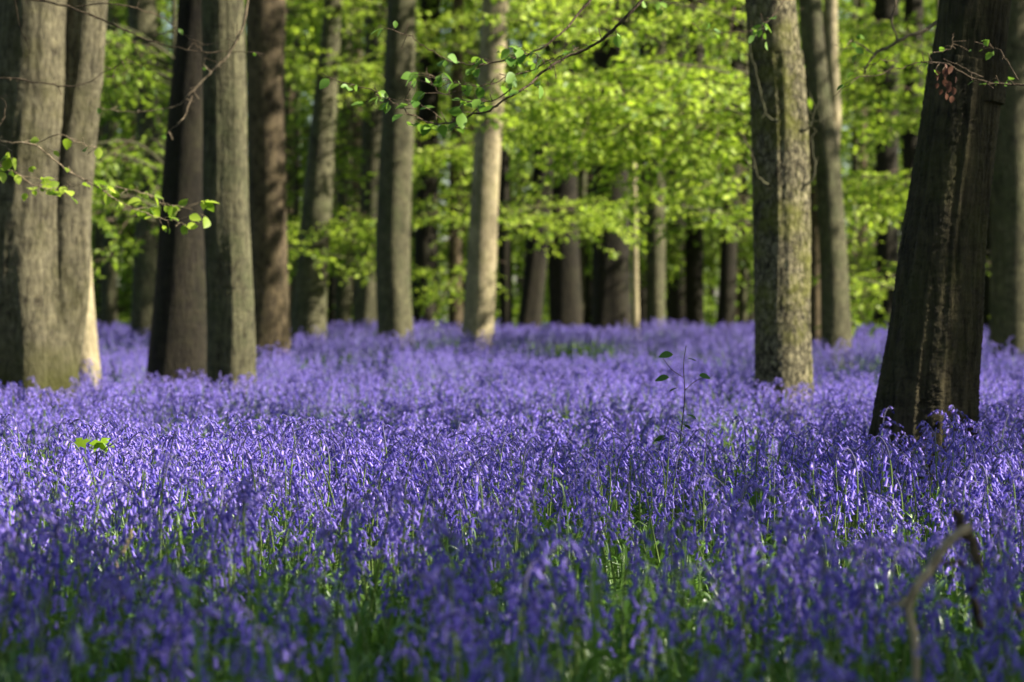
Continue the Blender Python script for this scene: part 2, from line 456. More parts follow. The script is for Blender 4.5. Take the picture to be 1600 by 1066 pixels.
def crown_for(root, path, rad, zc, rxy, rz, n, leaf, scale, bark, keep=1.0, name='crown', nl=10, dy=1.0, box=None):
    """leafy sprays carried on limbs; box=(x0,x1,y0,y1,z0,z1) in local metres instead of the ellipsoid"""
    cm = MB()
    zs = path[:, 2]
    cx = np.interp(min(zc, zs[-1]), zs, path[:, 0]); cyy = np.interp(min(zc, zs[-1]), zs, path[:, 1])
    ends = []
    for i in range(n):
        if box is None:
            while True:
                v = rng.uniform(-1, 1, 3)
                if np.dot(v, v) <= 1: break
            p = np.array([cx + v[0] * rxy, cyy + v[1] * rxy * dy, zc + v[2] * rz])
        else:
            p = np.array([rng.uniform(box[0], box[1]), rng.uniform(box[2], box[3]), rng.uniform(box[4], box[5])])
        ends.append(p)
    ends = np.array(ends)
    # layered look: pull the sprays towards a few tiers
    tiers = np.sort(rng.uniform(ends[:, 2].min(), ends[:, 2].max(), max(3, int((ends[:, 2].max() - ends[:, 2].min()) / 0.7))))
    j = np.abs(ends[:, 2][:, None] - tiers[None]).argmin(1)
    ends[:, 2] = 0.22 * ends[:, 2] + 0.78 * tiers[j]
    for p in ends:
        az = math.atan2(p[1] - cyy, p[0] - cx) + rng.normal(0, 0.7)
        put_spray(cm, p - 0.6 * scale * np.array([math.cos(az), math.sin(az), 0]), az, rng.normal(0.12, 0.2), scale * rng.uniform(0.75, 1.25), keep)
    for p in ends[:: max(1, n // nl)]:
        zt = min(max(p[2] - 0.2 * abs(p[0] - cx) - 0.1, 0.6), zs[-1] - 0.1)
        a = np.array([np.interp(zt, zs, path[:, 0]), np.interp(zt, zs, path[:, 1]), zt])
        q = limb_path(a, p, 0.1)
        lm = MB()
        tube(lm, q, np.linspace(min(0.035, 0.5 * np.interp(zt, zs, rad)), 0.006, len(q)), 5)
        lm.build('limb', [bark], root)
    cm.build(name, [leaf, TWIG], root, smooth=False)


FOOT = []     # trunk footprints: flowers keep out of them


def tree(name, label, pts, d, bark, height=11.0, group=None, cat="tree", seed=None, sides=36, amp=0.035, flare=0.25, crown=True, crown_n=64, crown_keep=1.0, low=None, leaf=None, step=0.14, ridge=0.0):
    px0 = pts[0][1]; x = (px0 - 800) / FPX * d
    base = np.array([x, d, float(ground_z(x, d))])
    root = thing(name, label, cat, base, group)
    mb = MB()
    path, rad = trunk_geo(mb, pts, d, base, height, seed or int(px0 * 7 + d * 13) % 99991, sides, amp, flare, step, ridge)
    mb.build("trunk", [bark], root)
    FOOT.append((x, d, pts[0][2] / 2 / FPX * d))
    if crown:
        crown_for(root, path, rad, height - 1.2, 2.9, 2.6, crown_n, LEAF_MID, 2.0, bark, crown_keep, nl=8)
    if low:
        px_a, px_b, py_a, py_b, depth, n, sc = low
        a = P(px_a, py_a, d) - base; b = P(px_b, py_b, d) - base
        crown_for(root, path, rad, (a[2] + b[2]) / 2, 1, 1, n, leaf or LEAF, sc, bark, 1.0, name='crown', nl=14,
                  box=(a[0], b[0], -depth, depth, b[2], a[2]))
    return root, path, rad, base


# --- the trees that stand nearest, one by one
TW = "beech_tree"
# twin-stemmed trunk at the picture's edge
d = 19.0
x = (48 - 800) / FPX * d
base = np.array([x, d, float(ground_z(x, d))])
root = thing(TW, "broad twin-stemmed beech with a long seam and mossy foot beside the white trunk", "tree", base, "old trees among the bluebells")
mb = MB(); pa, ra = trunk_geo(mb, [(600, 38, 150), (450, 33, 142), (300, 38, 128), (150, 50, 122), (0, 58, 118)], d, base, 12, 11, 110, 0.055, 0.16, 0.05, 0.005)
mb.build("trunk", [BARK_GREY], root)
mb = MB(); trunk_geo(mb, [(600, 80, 66), (450, 96, 80), (300, 106, 74), (150, 124, 68), (0, 139, 66)], d + 0.05, base, 12, 12, 90, 0.055, 0.06, 0.05, 0.005)
mb.build("trunk", [BARK_GREY], root)
crown_for(root, pa, ra, 10.5, 3.0, 2.4, 70, LEAF_MID, 2.0, BARK_GREY, 1.0)
FOOT += [(x, d, 0.33), ((85 - 800) / FPX * d, d, 0.2)]

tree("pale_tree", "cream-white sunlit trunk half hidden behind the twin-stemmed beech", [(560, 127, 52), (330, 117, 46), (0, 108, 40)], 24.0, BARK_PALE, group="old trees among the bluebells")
tree(TW, "dark leaning trunk with a brown sunlit flank, tucked behind the grey-green trunk", [(585, 272, 98), (450, 280, 84), (300, 289, 74), (150, 300, 66), (0, 309, 58)], 23.0, BARK_DARK_SHADED, group="old trees among the bluebells", flare=0.2)
tree(TW, "straight grey-green trunk in front of the dark leaning one", [(600, 361, 76), (450, 357, 72), (300, 353, 69), (150, 351, 67), (0, 349, 66)], 21.0, BARK_OLIVE, group="old trees among the bluebells", flare=0.15, sides=90, step=0.06, ridge=0.005)
tree("plated_tree", "rough plated trunk with sunny mossy edge and thin side shoots", [(620, 1221, 91), (500, 1219, 87), (350, 1219, 88), (200, 1216, 88), (90, 1211, 86), (0, 1203, 80)], 17.0, BARK_PLATE, group="old trees among the bluebells", sides=96, amp=0.035, flare=0.1, step=0.05, ridge=0.007)
tr13 = tree("leaning_tree", "massive dark ridged trunk leaning over, nearest of all the trees", [(675, 1455, 158), (600, 1459, 150), (500, 1469, 142), (400, 1477, 134), (300, 1489, 126), (200, 1502, 120), (100, 1513, 116), (0, 1526, 110)], 11.0, BARK_RIDGE, group="old trees among the bluebells", sides=128, amp=0.035, flare=0.12, step=0.035, ridge=0.0085)

# --- the middle rank
G2 = "tree trunks along the far edge of the bluebells"
tree(TW, "wide brown trunk standing just behind the straight grey-green one", [(512, 419, 62), (300, 418, 59), (100, 416, 61), (0, 417, 62)], 33.0, BARK_WARM, group=G2)
tree(TW, "slim sinuous trunk with yellow sunlit side above the dark leaning trunk", [(515, 226, 40), (400, 228, 36), (300, 234, 32), (200, 233, 36), (100, 228, 42), (0, 222, 46)], 38.0, BARK_OLIVE, group=G2)
tree(TW, "blurred trunk half in shade that slants up into leaves beside the brown trunk", [(515, 482, 56), (400, 490, 50), (250, 501, 42), (100, 514, 34), (0, 522, 30)], 44.0, BARK_OLIVE, group=G2)
tree(TW, "tall straight trunk split into dark and sunny halves below the hanging branch tip", [(515, 618, 56), (400, 615, 52), (250, 620, 50), (100, 624, 47), (0, 627, 46)], 41.0, BARK_OLIVE, group=G2)
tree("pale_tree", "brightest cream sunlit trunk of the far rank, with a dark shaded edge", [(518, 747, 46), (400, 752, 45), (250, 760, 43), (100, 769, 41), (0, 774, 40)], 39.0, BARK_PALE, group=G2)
r12 = tree(TW, "slender grey trunk forking near the top behind the plated trunk", [(532, 1307, 46), (400, 1302, 42), (250, 1293, 40), (150, 1280, 40), (0, 1267, 36)], 33.0, BARK_OLIVE, group=G2)
mb = MB()
q = spline([P(1296, 275, 33) - r12[3], P(1303, 180, 33) - r12[3], P(1299, 90, 33) - r12[3], P(1298, 0, 33) - r12[3], P(1300, -160, 33) - r12[3]], 30)
tube(mb, q, np.linspace(0.09, 0.075, 30), 14); mb.build("fork", [BARK_PALE], r12[0])
tree(TW, "thin brown trunk squeezed between the plated trunk and the forked one", [(525, 1273, 26), (300, 1272, 25), (0, 1266, 22)], 37.0, BARK_WARM, group=G2)
tree(TW, "greenish trunk with a black shaded side, partly hidden by the leaning tree", [(512, 1582, 74), (300, 1584, 66), (100, 1588, 60), (0, 1590, 58)], 34.0, BARK_OLIVE, group=G2)
tree(TW, "dark trunk in the gap between the forked trunk and the leaning tree", [(505, 1387, 36), (300, 1386, 34), (0, 1384, 38)], 46.0, BARK_DARK_SHADED, group=G2)
tree(TW, "dark trunk peeping out beside the upper half of the leaning tree", [(505, 1428, 36), (300, 1427, 34), (0, 1427, 30)], 48.0, BARK_DARK_SHADED, group=G2)
tree(TW, "thin pinkish brown trunk just beside the brightest cream trunk", [(515, 711, 22), (300, 713, 21), (0, 716, 18)], 47.0, BARK_WARM, group=G2)
tree(TW, "broad shaded trunk touching the dark half of the tall split-lit trunk", [(510, 578, 48), (300, 584, 44), (0, 590, 40)], 54.0, BARK_OLIVE, group=G2)
tree(TW, "dark brown upright trunk under the brightest leaves, widest of the dark ones", [(505, 955, 58), (300, 955, 54), (0, 952, 48)], 50.0, BARK_DARK_SHADED, group=G2)
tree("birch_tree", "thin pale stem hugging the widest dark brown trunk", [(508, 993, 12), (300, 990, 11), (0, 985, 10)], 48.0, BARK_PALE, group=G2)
tree(TW, "dark trunk leaning beside a second dark trunk below the middle leaves", [(505, 828, 38), (300, 846, 34), (0, 868, 28)], 52.0, BARK_DARK_SHADED, group=G2)
tree(TW, "wide dark trunk close against the leaning thin dark one", [(505, 882, 52), (300, 880, 46), (0, 876, 40)], 56.0, BARK_DARK_SHADED, group=G2)
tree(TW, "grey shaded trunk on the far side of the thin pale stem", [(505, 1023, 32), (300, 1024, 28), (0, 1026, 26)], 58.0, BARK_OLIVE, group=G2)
tree(TW, "dark trunk alone below leaves, halfway from thin pale stem to plated trunk", [(505, 1086, 30), (300, 1086, 27), (0, 1088, 25)], 60.0, BARK_DARK_SHADED, group=G2)
tree(TW, "slim slanting dark trunk nearest the shaded side of the plated trunk", [(505, 1134, 28), (300, 1142, 25), (0, 1152, 22)], 57.0, BARK_DARK_SHADED, group=G2)
tree(TW, "shaded trunk between the tall split-lit trunk and the thin pinkish one", [(508, 666, 40), (300, 668, 36), (0, 672, 32)], 58.0, BARK_DARK_SHADED, group=G2)
tree(TW, "narrow dark trunk just past the bright cream trunk's sunny side", [(508, 791, 20), (300, 788, 19), (0, 784, 18)], 56.0, BARK_DARK_SHADED, group=G2)
tree(TW, "dim thin trunk between the white trunk and the slim sinuous one", [(515, 170, 26), (300, 172, 24), (0, 176, 22)], 54.0, BARK_OLIVE, group=G2)
tree(TW, "dim trunk showing through leaves beside the slanting half-shaded trunk", [(508, 536, 26), (300, 538, 24), (0, 540, 22)], 62.0, BARK_OLIVE, group=G2)

# --- young leafy trees whose low branches hang between the trunks
G3 = "young trees in fresh leaf between the trunks"
U = [
    # label, x, d, foot width, low foliage box (x0,x1,y0,y1), sprays
    ("young beech with the brightest lime leaves, reaching out from behind the plated trunk", 1222, 29.0, 16, (820, 1180, -60, 410), 92, LEAF),
    ("young beech with lime leaves low beside the plated trunk's shaded side", 1218, 33.5, 14, (990, 1190, -60, 400), 46, LEAF),
    ("young beech with loose yellow-green leaves on the sunny side of the bright cream trunk", 755, 43.0, 14, (770, 960, -60, 390), 46, LEAF),
    ("leafy young tree filling the gap between forked trunk and leaning tree", 1462, 37.0, 14, (1300, 1450, -60, 450), 62, LEAF),
    ("leafy young tree behind the leaning tree's sunny side", 1480, 41.0, 14, (1535, 1680, -60, 420), 44, LEAF),
    ("leafy young tree between the slanting half-shaded trunk and tall split-lit one", 617, 45.0, 14, (440, 605, -60, 440), 62, LEAF),
    ("leafy young tree between the split-lit trunk and bright cream trunk", 749, 46.0, 13, (635, 745, -60, 450), 50, LEAF),
    ("leafy young tree glowing green in the gap beyond the white trunk", 268, 30.0, 13, (135, 212, -60, 400), 26, LEAF_MID),
    ("young tree with leaves around the slim sinuous trunk", 283, 52.0, 12, (170, 330, -60, 330), 30, LEAF_MID),
    ("young tree with leaves peeping past the brown trunk", 458, 50.0, 12, (430, 520, -60, 380), 34, LEAF_MID),
    ("leafy young tree far behind the dark pair of trunks", 905, 60.0, 14, (760, 1010, -60, 468), 84, LEAF_MID),
    ("leafy young tree far behind the thin slanting dark trunk", 1160, 62.0, 14, (1010, 1210, -60, 468), 76, LEAF_MID),
    ("leafy young tree far behind the forked trunk", 1330, 60.0, 14, (1230, 1480, -60, 475), 84, LEAF_MID),
    ("leafy young tree far behind the split-lit trunk", 600, 64.0, 14, (500, 760, -60, 468), 84, LEAF_MID),
    ("leafy young tree far behind the white trunk's gap", 150, 60.0, 14, (60, 330, -60, 475), 84, LEAF_MID),
]
for lb, px, d, wd, (x0, x1, y0, y1), n, lf in U:
    tree("young_tree", lb, [(508, px, wd), (250, px + 6, wd * 0.8), (0, px + 4, wd * 0.55)], d, BARK_OLIVE, height=0.8 + 600 / FPX * d, group=G3, cat="young tree",
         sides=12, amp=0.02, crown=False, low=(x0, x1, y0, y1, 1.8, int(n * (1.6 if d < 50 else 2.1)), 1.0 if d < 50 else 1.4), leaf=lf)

# --- distant trunks nobody can tell apart
protos = []
G4 = "far dim trunks deep in the wood"
far_px = [-120, 20, 95, 130, 205, 240, 330, 450, 505, 522, 560, 640, 655, 735, 775, 815, 905, 925, 1005, 1048, 1062, 1110, 1150, 1165, 1240, 1345, 1365, 1410, 1450, 1545, 1570, 1640, 1720]
for i, px in enumerate(far_px):
    d = float(rng.uniform(66, 105))
    if i < 3:
        o = tree("forest_tree", "dim distant trunk lost among the far leaves deep in the wood", [(505, px, 17 + 7 * i), (300, px + 4, 16 + 6 * i), (0, px + rng.uniform(-8, 8), 14 + 5 * i)], 75.0, (BARK_DARK_SHADED, BARK_WARM, BARK_DARK_SHADED)[i], height=16, group=G4, sides=12, crown_n=22)
        protos.append(o[0])
    else:
        src = protos[i % 3]
        c = src.copy(); COL.objects.link(c)
        x = (px - 800) / FPX * d
        c.location = (x, d, float(ground_z(x, d))); c.rotation_euler = (0, 0, rng.uniform(0, 6.28)); s = rng.uniform(0.8, 1.25); c.scale = (s, s, s)
        for ch in src.children:
            k = ch.copy(); COL.objects.link(k); k.parent = c

# --- far wood: a mass of leaves behind everything, plus unseen shading masses beside
mb = MB()
for i in range(6800):
    y = rng.uniform(68, 150); x = rng.uniform(-0.26, 0.26) * y
    z = rng.uniform(-0.3, 1) * 13.0 + 4.0
    put_spray(mb, np.array([x, y, max(0.3, z)]), rng.uniform(0, 6.28), rng.normal(0.1, 0.4), rng.uniform(1.9, 3.4), 1.0, False)
for i in range(3200):  # unseen leaf walls at both sides, added to cut the skylight
    q_ = rng.random()
    if q_ >= 0.72: continue
    if q_ < 0.42: x, y = rng.uniform(-34, -16), rng.uniform(-10, 82); x -= max(0, y - 40) * 0.2
    elif q_ < 0.72: x, y = rng.uniform(27, 44), rng.uniform(-10, 82)
    z = rng.uniform(0.5, 11) if q_ < 0.42 or q_ > 0.72 else rng.uniform(0.5, 8.5)
    put_spray(mb, np.array([x, y, z]), rng.uniform(0, 6.28), rng.normal(0.1, 0.4), rng.uniform(2.4, 3.8), 1.0, False)
for i in range(900):  # unseen leaf mass on the sun side, added to shade the far trunks
    y = rng.uniform(45, 84); x = 0.2 * y + 1.5 + rng.uniform(0, 10)
    put_spray(mb, np.array([x, y, rng.uniform(0.6, 9.5)]), rng.uniform(0, 6.28), rng.normal(0.1, 0.4), rng.uniform(2.0, 3.2), 1.0, False)
tag(mb.build("far_wood_foliage", [LEAF_FAR], smooth=False), "mass of soft green leaves closing the far wood, plus unseen leaves added for shade", "foliage", kind="stuff")

# --- trees just outside the picture that shade it
G5 = "trees standing outside the picture"
def shade_tree(x, y, rad, height, zc, rxy, rz, n, keep, dy=1.0):
    base = np.array([x, y, float(ground_z(x, y))])
    root = thing("beech_tree", "beech tree standing outside the picture and shading the bluebells", "tree", base, G5)
    mb = MB()
    px = 800 + x / y * FPX if y > 1 else 0
    c = np.array([[0, 0, -0.2, rad * 1.1], [0.05, 0, 2, rad], [0.1, 0.05, height * 0.5, rad * 0.8], [0.1, 0, height, rad * 0.35]])
    q = spline(c, 50); th = np.linspace(0, 6.283, 24, endpoint=False)
    tube(mb, q[:, :3], q[:, 3], 24, 0, 1 + surf_noise(th, q[:, 2], int(x * 100 + y * 7) % 999 + 5, 0.03))
    mb.build("trunk", [BARK_OLIVE], root)
    crown_for(root, q[:, :3], q[:, 3], zc, rxy, rz, n, LEAF_MID, 2.2, BARK_OLIVE, keep, nl=12, dy=dy)
    FOOT.append((x, y, rad))

shade_tree(9.9, 1.6, 0.25, 9.5, 7.2, 3.1, 2.6, 215, 1.0, dy=1.0)       # shades the front rows
shade_tree(5.40, 10.405, 0.285, 12.0, 11.5, 1.6, 1.6, 20, 0.6)            # its trunk shades the leaning tree
shade_tree(14.0, 11.2, 0.30, 12.0, 10.0, 1.1, 1.2, 20, 0.7)
shade_tree(14.0, 27.0, 0.30, 12.0, 9.5, 2.0, 2.2, 46, 0.7)
shade_tree(-6.5, 11.0, 0.30, 12.0, 9.5, 3.4, 2.4, 90, 1.0)
shade_tree(-3.8, -1.5, 0.28, 10.0, 7.0, 3.6, 2.2, 100, 1.0)
shade_tree(1.5, -4.5, 0.28, 10.0, 6.5, 3.0, 2.0, 70, 1.0)
shade_tree(-8.5, 27.0, 0.30, 12.0, 9.5, 3.4, 2.4, 90, 1.0)
shade_tree(9.2, 12.6, 0.25, 10.5, 8.2, 0.8, 0.8, 16, 0.9)
shade_tree(13.2, 7.0, 0.25, 12.0, 10.0, 1.0, 1.0, 22, 0.9)
shade_tree(11.8, 20.3, 0.28, 11.0, 9.0, 1.4, 1.3, 34, 0.9)
shade_tree(15.5, 21.5, 0.28, 11.5, 9.8, 1.3, 1.3, 34, 0.9)
shade_tree(10.6, 34.0, 0.28, 11.0, 8.6, 1.7, 1.4, 34, 0.9)
shade_tree(18.0, 40.0, 0.35, 13.0, 10.0, 2.5, 2.6, 46, 0.7)


# ------------------------------------------------------------------ hanging branches
def leaf_shape(n=5):
    """pointed oval leaf, folded along its midrib and slightly curled; unit length along +x"""
    t = np.linspace(0, 1, n + 2)
    wd = 0.36 * np.sin(np.pi * t ** 0.85) ** 0.9
    zc = -0.12 * t ** 2
    mid = np.stack([t, 0 * t, zc], -1)
    l = np.stack([t, wd, zc + 0.25 * wd], -1); r_ = np.stack([t, -wd, zc + 0.25 * wd], -1)
    V = np.vstack([mid, l, r_]); k = n + 2; F = []
    for i in range(n + 1):
        F.append([i, i + 1, k + i + 1, k + i]); F.append([i + 1, i, 2 * k + i, 2 * k + i + 1])
    return V, np.array(F)


LEAFV, LEAFF = leaf_shape()


def put_leaf(mb, pos, az, pitch, roll, size):
    M = rotm(np.array([roll]), np.array([pitch]), np.array([az]))[0]
    mb.add(LEAFV @ M.T * size + pos, LEAFF, 0)


def branch(name, label, twigs, mat, leaf=LEAF_NEAR, group=None):
    """twigs: (picture points, distance, start radius, end radius, leaves per metre, leaf size, from-fraction)"""
    p0 = P(*twigs[0][0][0], twigs[0][1])
    root = thing(name, label, "branch", p0, group)
    tm = MB(); lm = MB()
    for pts, d, r0, r1, dens, ls, fr in twigs:
        k = len(pts)
        dd = d + np.cumsum(rng.normal(0, 0.05, k))
        dd[0] = d
        q = spline(np.array([P(a, b, e) for (a, b), e in zip(pts, dd)]) - p0, 8 * k)
        q = q + np.cumsum(rng.normal(0, 0.0042, q.shape), 0) * np.linspace(0.3, 1, len(q))[:, None]
        rad = np.linspace(r0 * 0.85, r1 * 0.85, len(q)) * rng.uniform(0.85, 1.15, len(q))
        tube(tm, q, rad, 7)
        s = np.concatenate([[0], np.cumsum(np.linalg.norm(np.diff(q, axis=0), axis=1))])
        n = int(1.6 * dens * s[-1] * (1 - fr))
        for i in range(n):
            u = rng.uniform(fr, 1.0) * s[-1]
            b = np.array([np.interp(u, s, q[:, j]) for j in range(3)])
            j = min(len(q) - 2, np.searchsorted(s, u) - 1)
            dv = q[j + 1] - q[j]; az = math.atan2(dv[1], dv[0]) + rng.choice([-1, 1]) * rng.uniform(0.5, 1.4)
            ln = rng.uniform(0.01, 0.09)
            e = b + np.array([math.cos(az) * ln, math.sin(az) * ln, rng.uniform(-0.5, 0.35) * ln])
            tube(tm, np.array([b, (b + e) / 2 + [0, 0, 0.004], e]), [0.0016, 0.0013, 0.0009], 4)
            for _ in range(rng.integers(1, 3)):
                put_leaf(lm, e, az + rng.normal(0, 0.7), rng.normal(0.45, 0.45), rng.normal(0, 0.7), ls * rng.uniform(0.55, 1.25))
        # short bud spurs
        for i in range(int(11 * s[-1])):
            u = rng.uniform(0.1, 1) * s[-1]; b = np.array([np.interp(u, s, q[:, j]) for j in range(3)])
            v = rng.normal(0, 1, 3); v /= np.linalg.norm(v); ln = rng.uniform(0.02, 0.06)
            tube(tm, np.array([b, b + v * ln * 0.6, b + v * ln]), [0.0018, 0.0013, 0.002], 4)
    tm.build("twig", [mat], root)
    if lm.n: lm.build("leaves", [leaf], root)
    return root, p0


# middle branch drooping from the top edge
branch("leafy_branch", "long thin beech branch drooping across the trunks from the top edge, small fresh leaves", [
    ([(1180, -190), (1060, -60), (985, 18), (935, 62), (870, 92), (800, 140), (745, 172), (690, 187), (640, 182), (600, 170), (545, 142), (482, 121)], 10.3, 0.008, 0.0015, 9, 0.05, 0.35),
    ([(960, -60), (915, 12), (860, 62), (805, 88), (740, 96), (690, 88), (655, 66), (628, 46)], 10.5, 0.006, 0.0012, 12, 0.05, 0.3),
    ([(866, 92), (830, 110), (790, 122), (740, 130), (700, 128), (668, 120)], 10.3, 0.003, 0.001, 22, 0.05, 0.1),
    ([(800, 138), (770, 160), (725, 158), (690, 140), (672, 118)], 10.2, 0.003, 0.001, 18, 0.05, 0.2),
    ([(905, 74), (860, 98), (830, 82), (800, 66)], 10.2, 0.003, 0.001, 16, 0.05, 0.2),
    ([(690, 186), (660, 160), (640, 148), (612, 148)], 10.3, 0.0025, 0.001, 12, 0.045, 0.2),
    ([(745, 172), (700, 205), (660, 196)], 10.3, 0.0022, 0.001, 12, 0.045, 0.2),
], TWIG)
# pale twig with leaves in front of the twin-stemmed beech
branch("leafy_branch", "pale thin branch with bright round leaves in front of the twin-stemmed beech", [
    ([(-200, 190), (-60, 208), (10, 217), (60, 222), (120, 262), (180, 292), (240, 318), (312, 330)], 12.0, 0.007, 0.0014, 15, 0.055, 0.45),
    ([(-200, 240), (-40, 255), (20, 268), (55, 292), (92, 296), (114, 294)], 12.0, 0.005, 0.0012, 24, 0.055, 0.5),
    ([(-60, 205), (-5, 222), (18, 236), (30, 262)], 11.9, 0.003, 0.001, 20, 0.06, 0.5),
    ([(60, 222), (95, 214), (128, 232), (160, 252)], 12.0, 0.003, 0.001, 9, 0.05, 0.3),
    ([(180, 292), (215, 300), (250, 322), (282, 334)], 12.0, 0.003, 0.001, 26, 0.055, 0.3),
], TWIG_PALE, LEAF)
branch("bare_branch", "bare dark budding twigs arching across the top of the twin-stemmed beech", [
    ([(-160, -40), (40, -4), (120, 12), (190, 38), (240, 56), (292, 74), (345, 80), (420, 84)], 12.6, 0.0065, 0.0015, 1.0, 0.03, 0.5),
    ([(-160, 140), (0, 123), (60, 129), (120, 124), (160, 92), (178, 68)], 12.4, 0.005, 0.0013, 1.5, 0.03, 0.4),
    ([(120, 12), (170, 8), (240, 26), (300, 62), (330, 96)], 12.6, 0.004, 0.001, 1.5, 0.03, 0.4),
    ([(20, -20), (32, 40), (48, 84), (40, 110)], 12.5, 0.004, 0.001, 0, 0.03, 0.4),
    ([(-60, 170), (-4, 150), (4, 172), (-6, 205)], 12.3, 0.004, 0.001, 0, 0.03, 0.4),
    ([(240, 56), (280, 48), (330, 70), (388, 60)], 12.6, 0.003, 0.001, 1, 0.03, 0.4),
], TWIG)
branch("bare_branch", "crooked pale twig curving across the straight grey-green trunk", [
    ([(392, -60), (384, 30), (362, 80), (330, 116), (300, 150), (276, 166), (215, 174), (164, 170)], 14.0, 0.009, 0.0015, 2.0, 0.035, 0.4),
    ([(330, 116), (318, 100), (322, 82)], 14.0, 0.003, 0.001, 0, 0.03, 0.4),
    ([(300, 150), (286, 190), (262, 214)], 14.0, 0.003, 0.001, 4, 0.035, 0.4),
], TWIG_PALE)
# twig in front of the leaning tree, with withered leaves
rb, pb = branch("bare_branch", "wiry branch with withered brown leaves across the leaning tree's top", [
    ([(1760, 110), (1640, 124), (1590, 126), (1535, 122), (1495, 92), (1458, 82), (1404, 96), (1348, 118), (1318, 138)], 10.4, 0.005, 0.0012, 6, 0.035, 0.15),
    ([(1590, 126), (1560, 90), (1535, 86), (1512, 92)], 10.4, 0.003, 0.001, 8, 0.03, 0.2),
    ([(1535, 122), (1510, 110), (1490, 100), (1478, 104)], 10.4, 0.003, 0.001, 4, 0.03, 0.2),
    ([(1458, 82), (1490, 76), (1500, 62)], 10.4, 0.002, 0.001, 8, 0.03, 0.2),
    ([(1404, 96), (1372, 94), (1352, 108)], 10.4, 0.002, 0.001, 6, 0.03, 0.2),
], TWIG)
lm = MB()
for i in range(16):
    p = P(1478 + rng.normal(0, 7), 100 + i * 3.3, 10.35 + rng.normal(0, 0.02)) - pb
    put_leaf(lm, p, rng.uniform(0, 6.28), rng.uniform(1.0, 1.6), rng.normal(0, 0.8), rng.uniform(0.022, 0.036))
lm.build("withered_leaves", [LEAF_DEAD], rb)
branch("bare_branch", "smooth pale bough coming down from the top edge beside the leaning tree", [
    ([(1600, -200), (1530, -70), (1484, 0), (1450, 44), (1402, 64), (1366, 84), (1352, 110), (1342, 126)], 12.6, 0.016, 0.003, 2, 0.04, 0.55),
    ([(1402, 64), (1396, 30), (1402, -10), (1408, -60)], 12.6, 0.006, 0.003, 1, 0.04, 0.4),
    ([(1366, 84), (1340, 72), (1322, 70), (1300, 88)], 12.6, 0.004, 0.001, 8, 0.04, 0.3),
], TWIG_PALE)
branch("leafy_branch", "thin sprig of fresh leaves crossing the top of the plated trunk", [
    ([(1300, -110), (1240, -20), (1205, 30), (1180, 42), (1130, 40), (1084, 34)], 12.2, 0.004, 0.0012, 10, 0.05, 0.45),
    ([(1205, 30), (1190, 48), (1192, 70)], 12.2, 0.002, 0.001, 16, 0.05, 0.1),
    ([(1120, -30), (1090, 0), (1050, 8), (1004, 2)], 12.2, 0.003, 0.001, 8, 0.04, 0.3),
], TWIG)

# side shoots on the plated trunk and dead twigs on the forked trunk
plated = [o for o in COL.objects if o.name.startswith("plated_tree")][0]
for pts in ([(1216, 190), (1198, 172), (1184, 120), (1170, 92), (1164, 40)], [(1200, 292), (1182, 270), (1168, 225), (1150, 205)], [(1252, 205), (1268, 190), (1280, 150)], [(1254, 300), (1272, 262), (1276, 205), (1302, 176)]):
    mb = MB(); q = spline(np.array([P(a, b, 16.78) for a, b in pts]) - np.array(plated.location), 24)
    tube(mb, q + np.cumsum(rng.normal(0, 0.005, q.shape), 0), np.concatenate([[0.016, 0.012], np.linspace(0.0085, 0.002, 22)]), 6)
    for k in range(6, 24, 3):
        v = rng.normal(0, 1, 3) + [0, 0, 0.6]; v /= np.linalg.norm(v); tube(mb, np.array([q[k], q[k] + v * 0.05, q[k] + v * 0.09 + [0, 0, 0.02]]), [0.003, 0.0022, 0.0015], 4)
    mb.build("side_shoot", [BARK_OLIVE], plated)


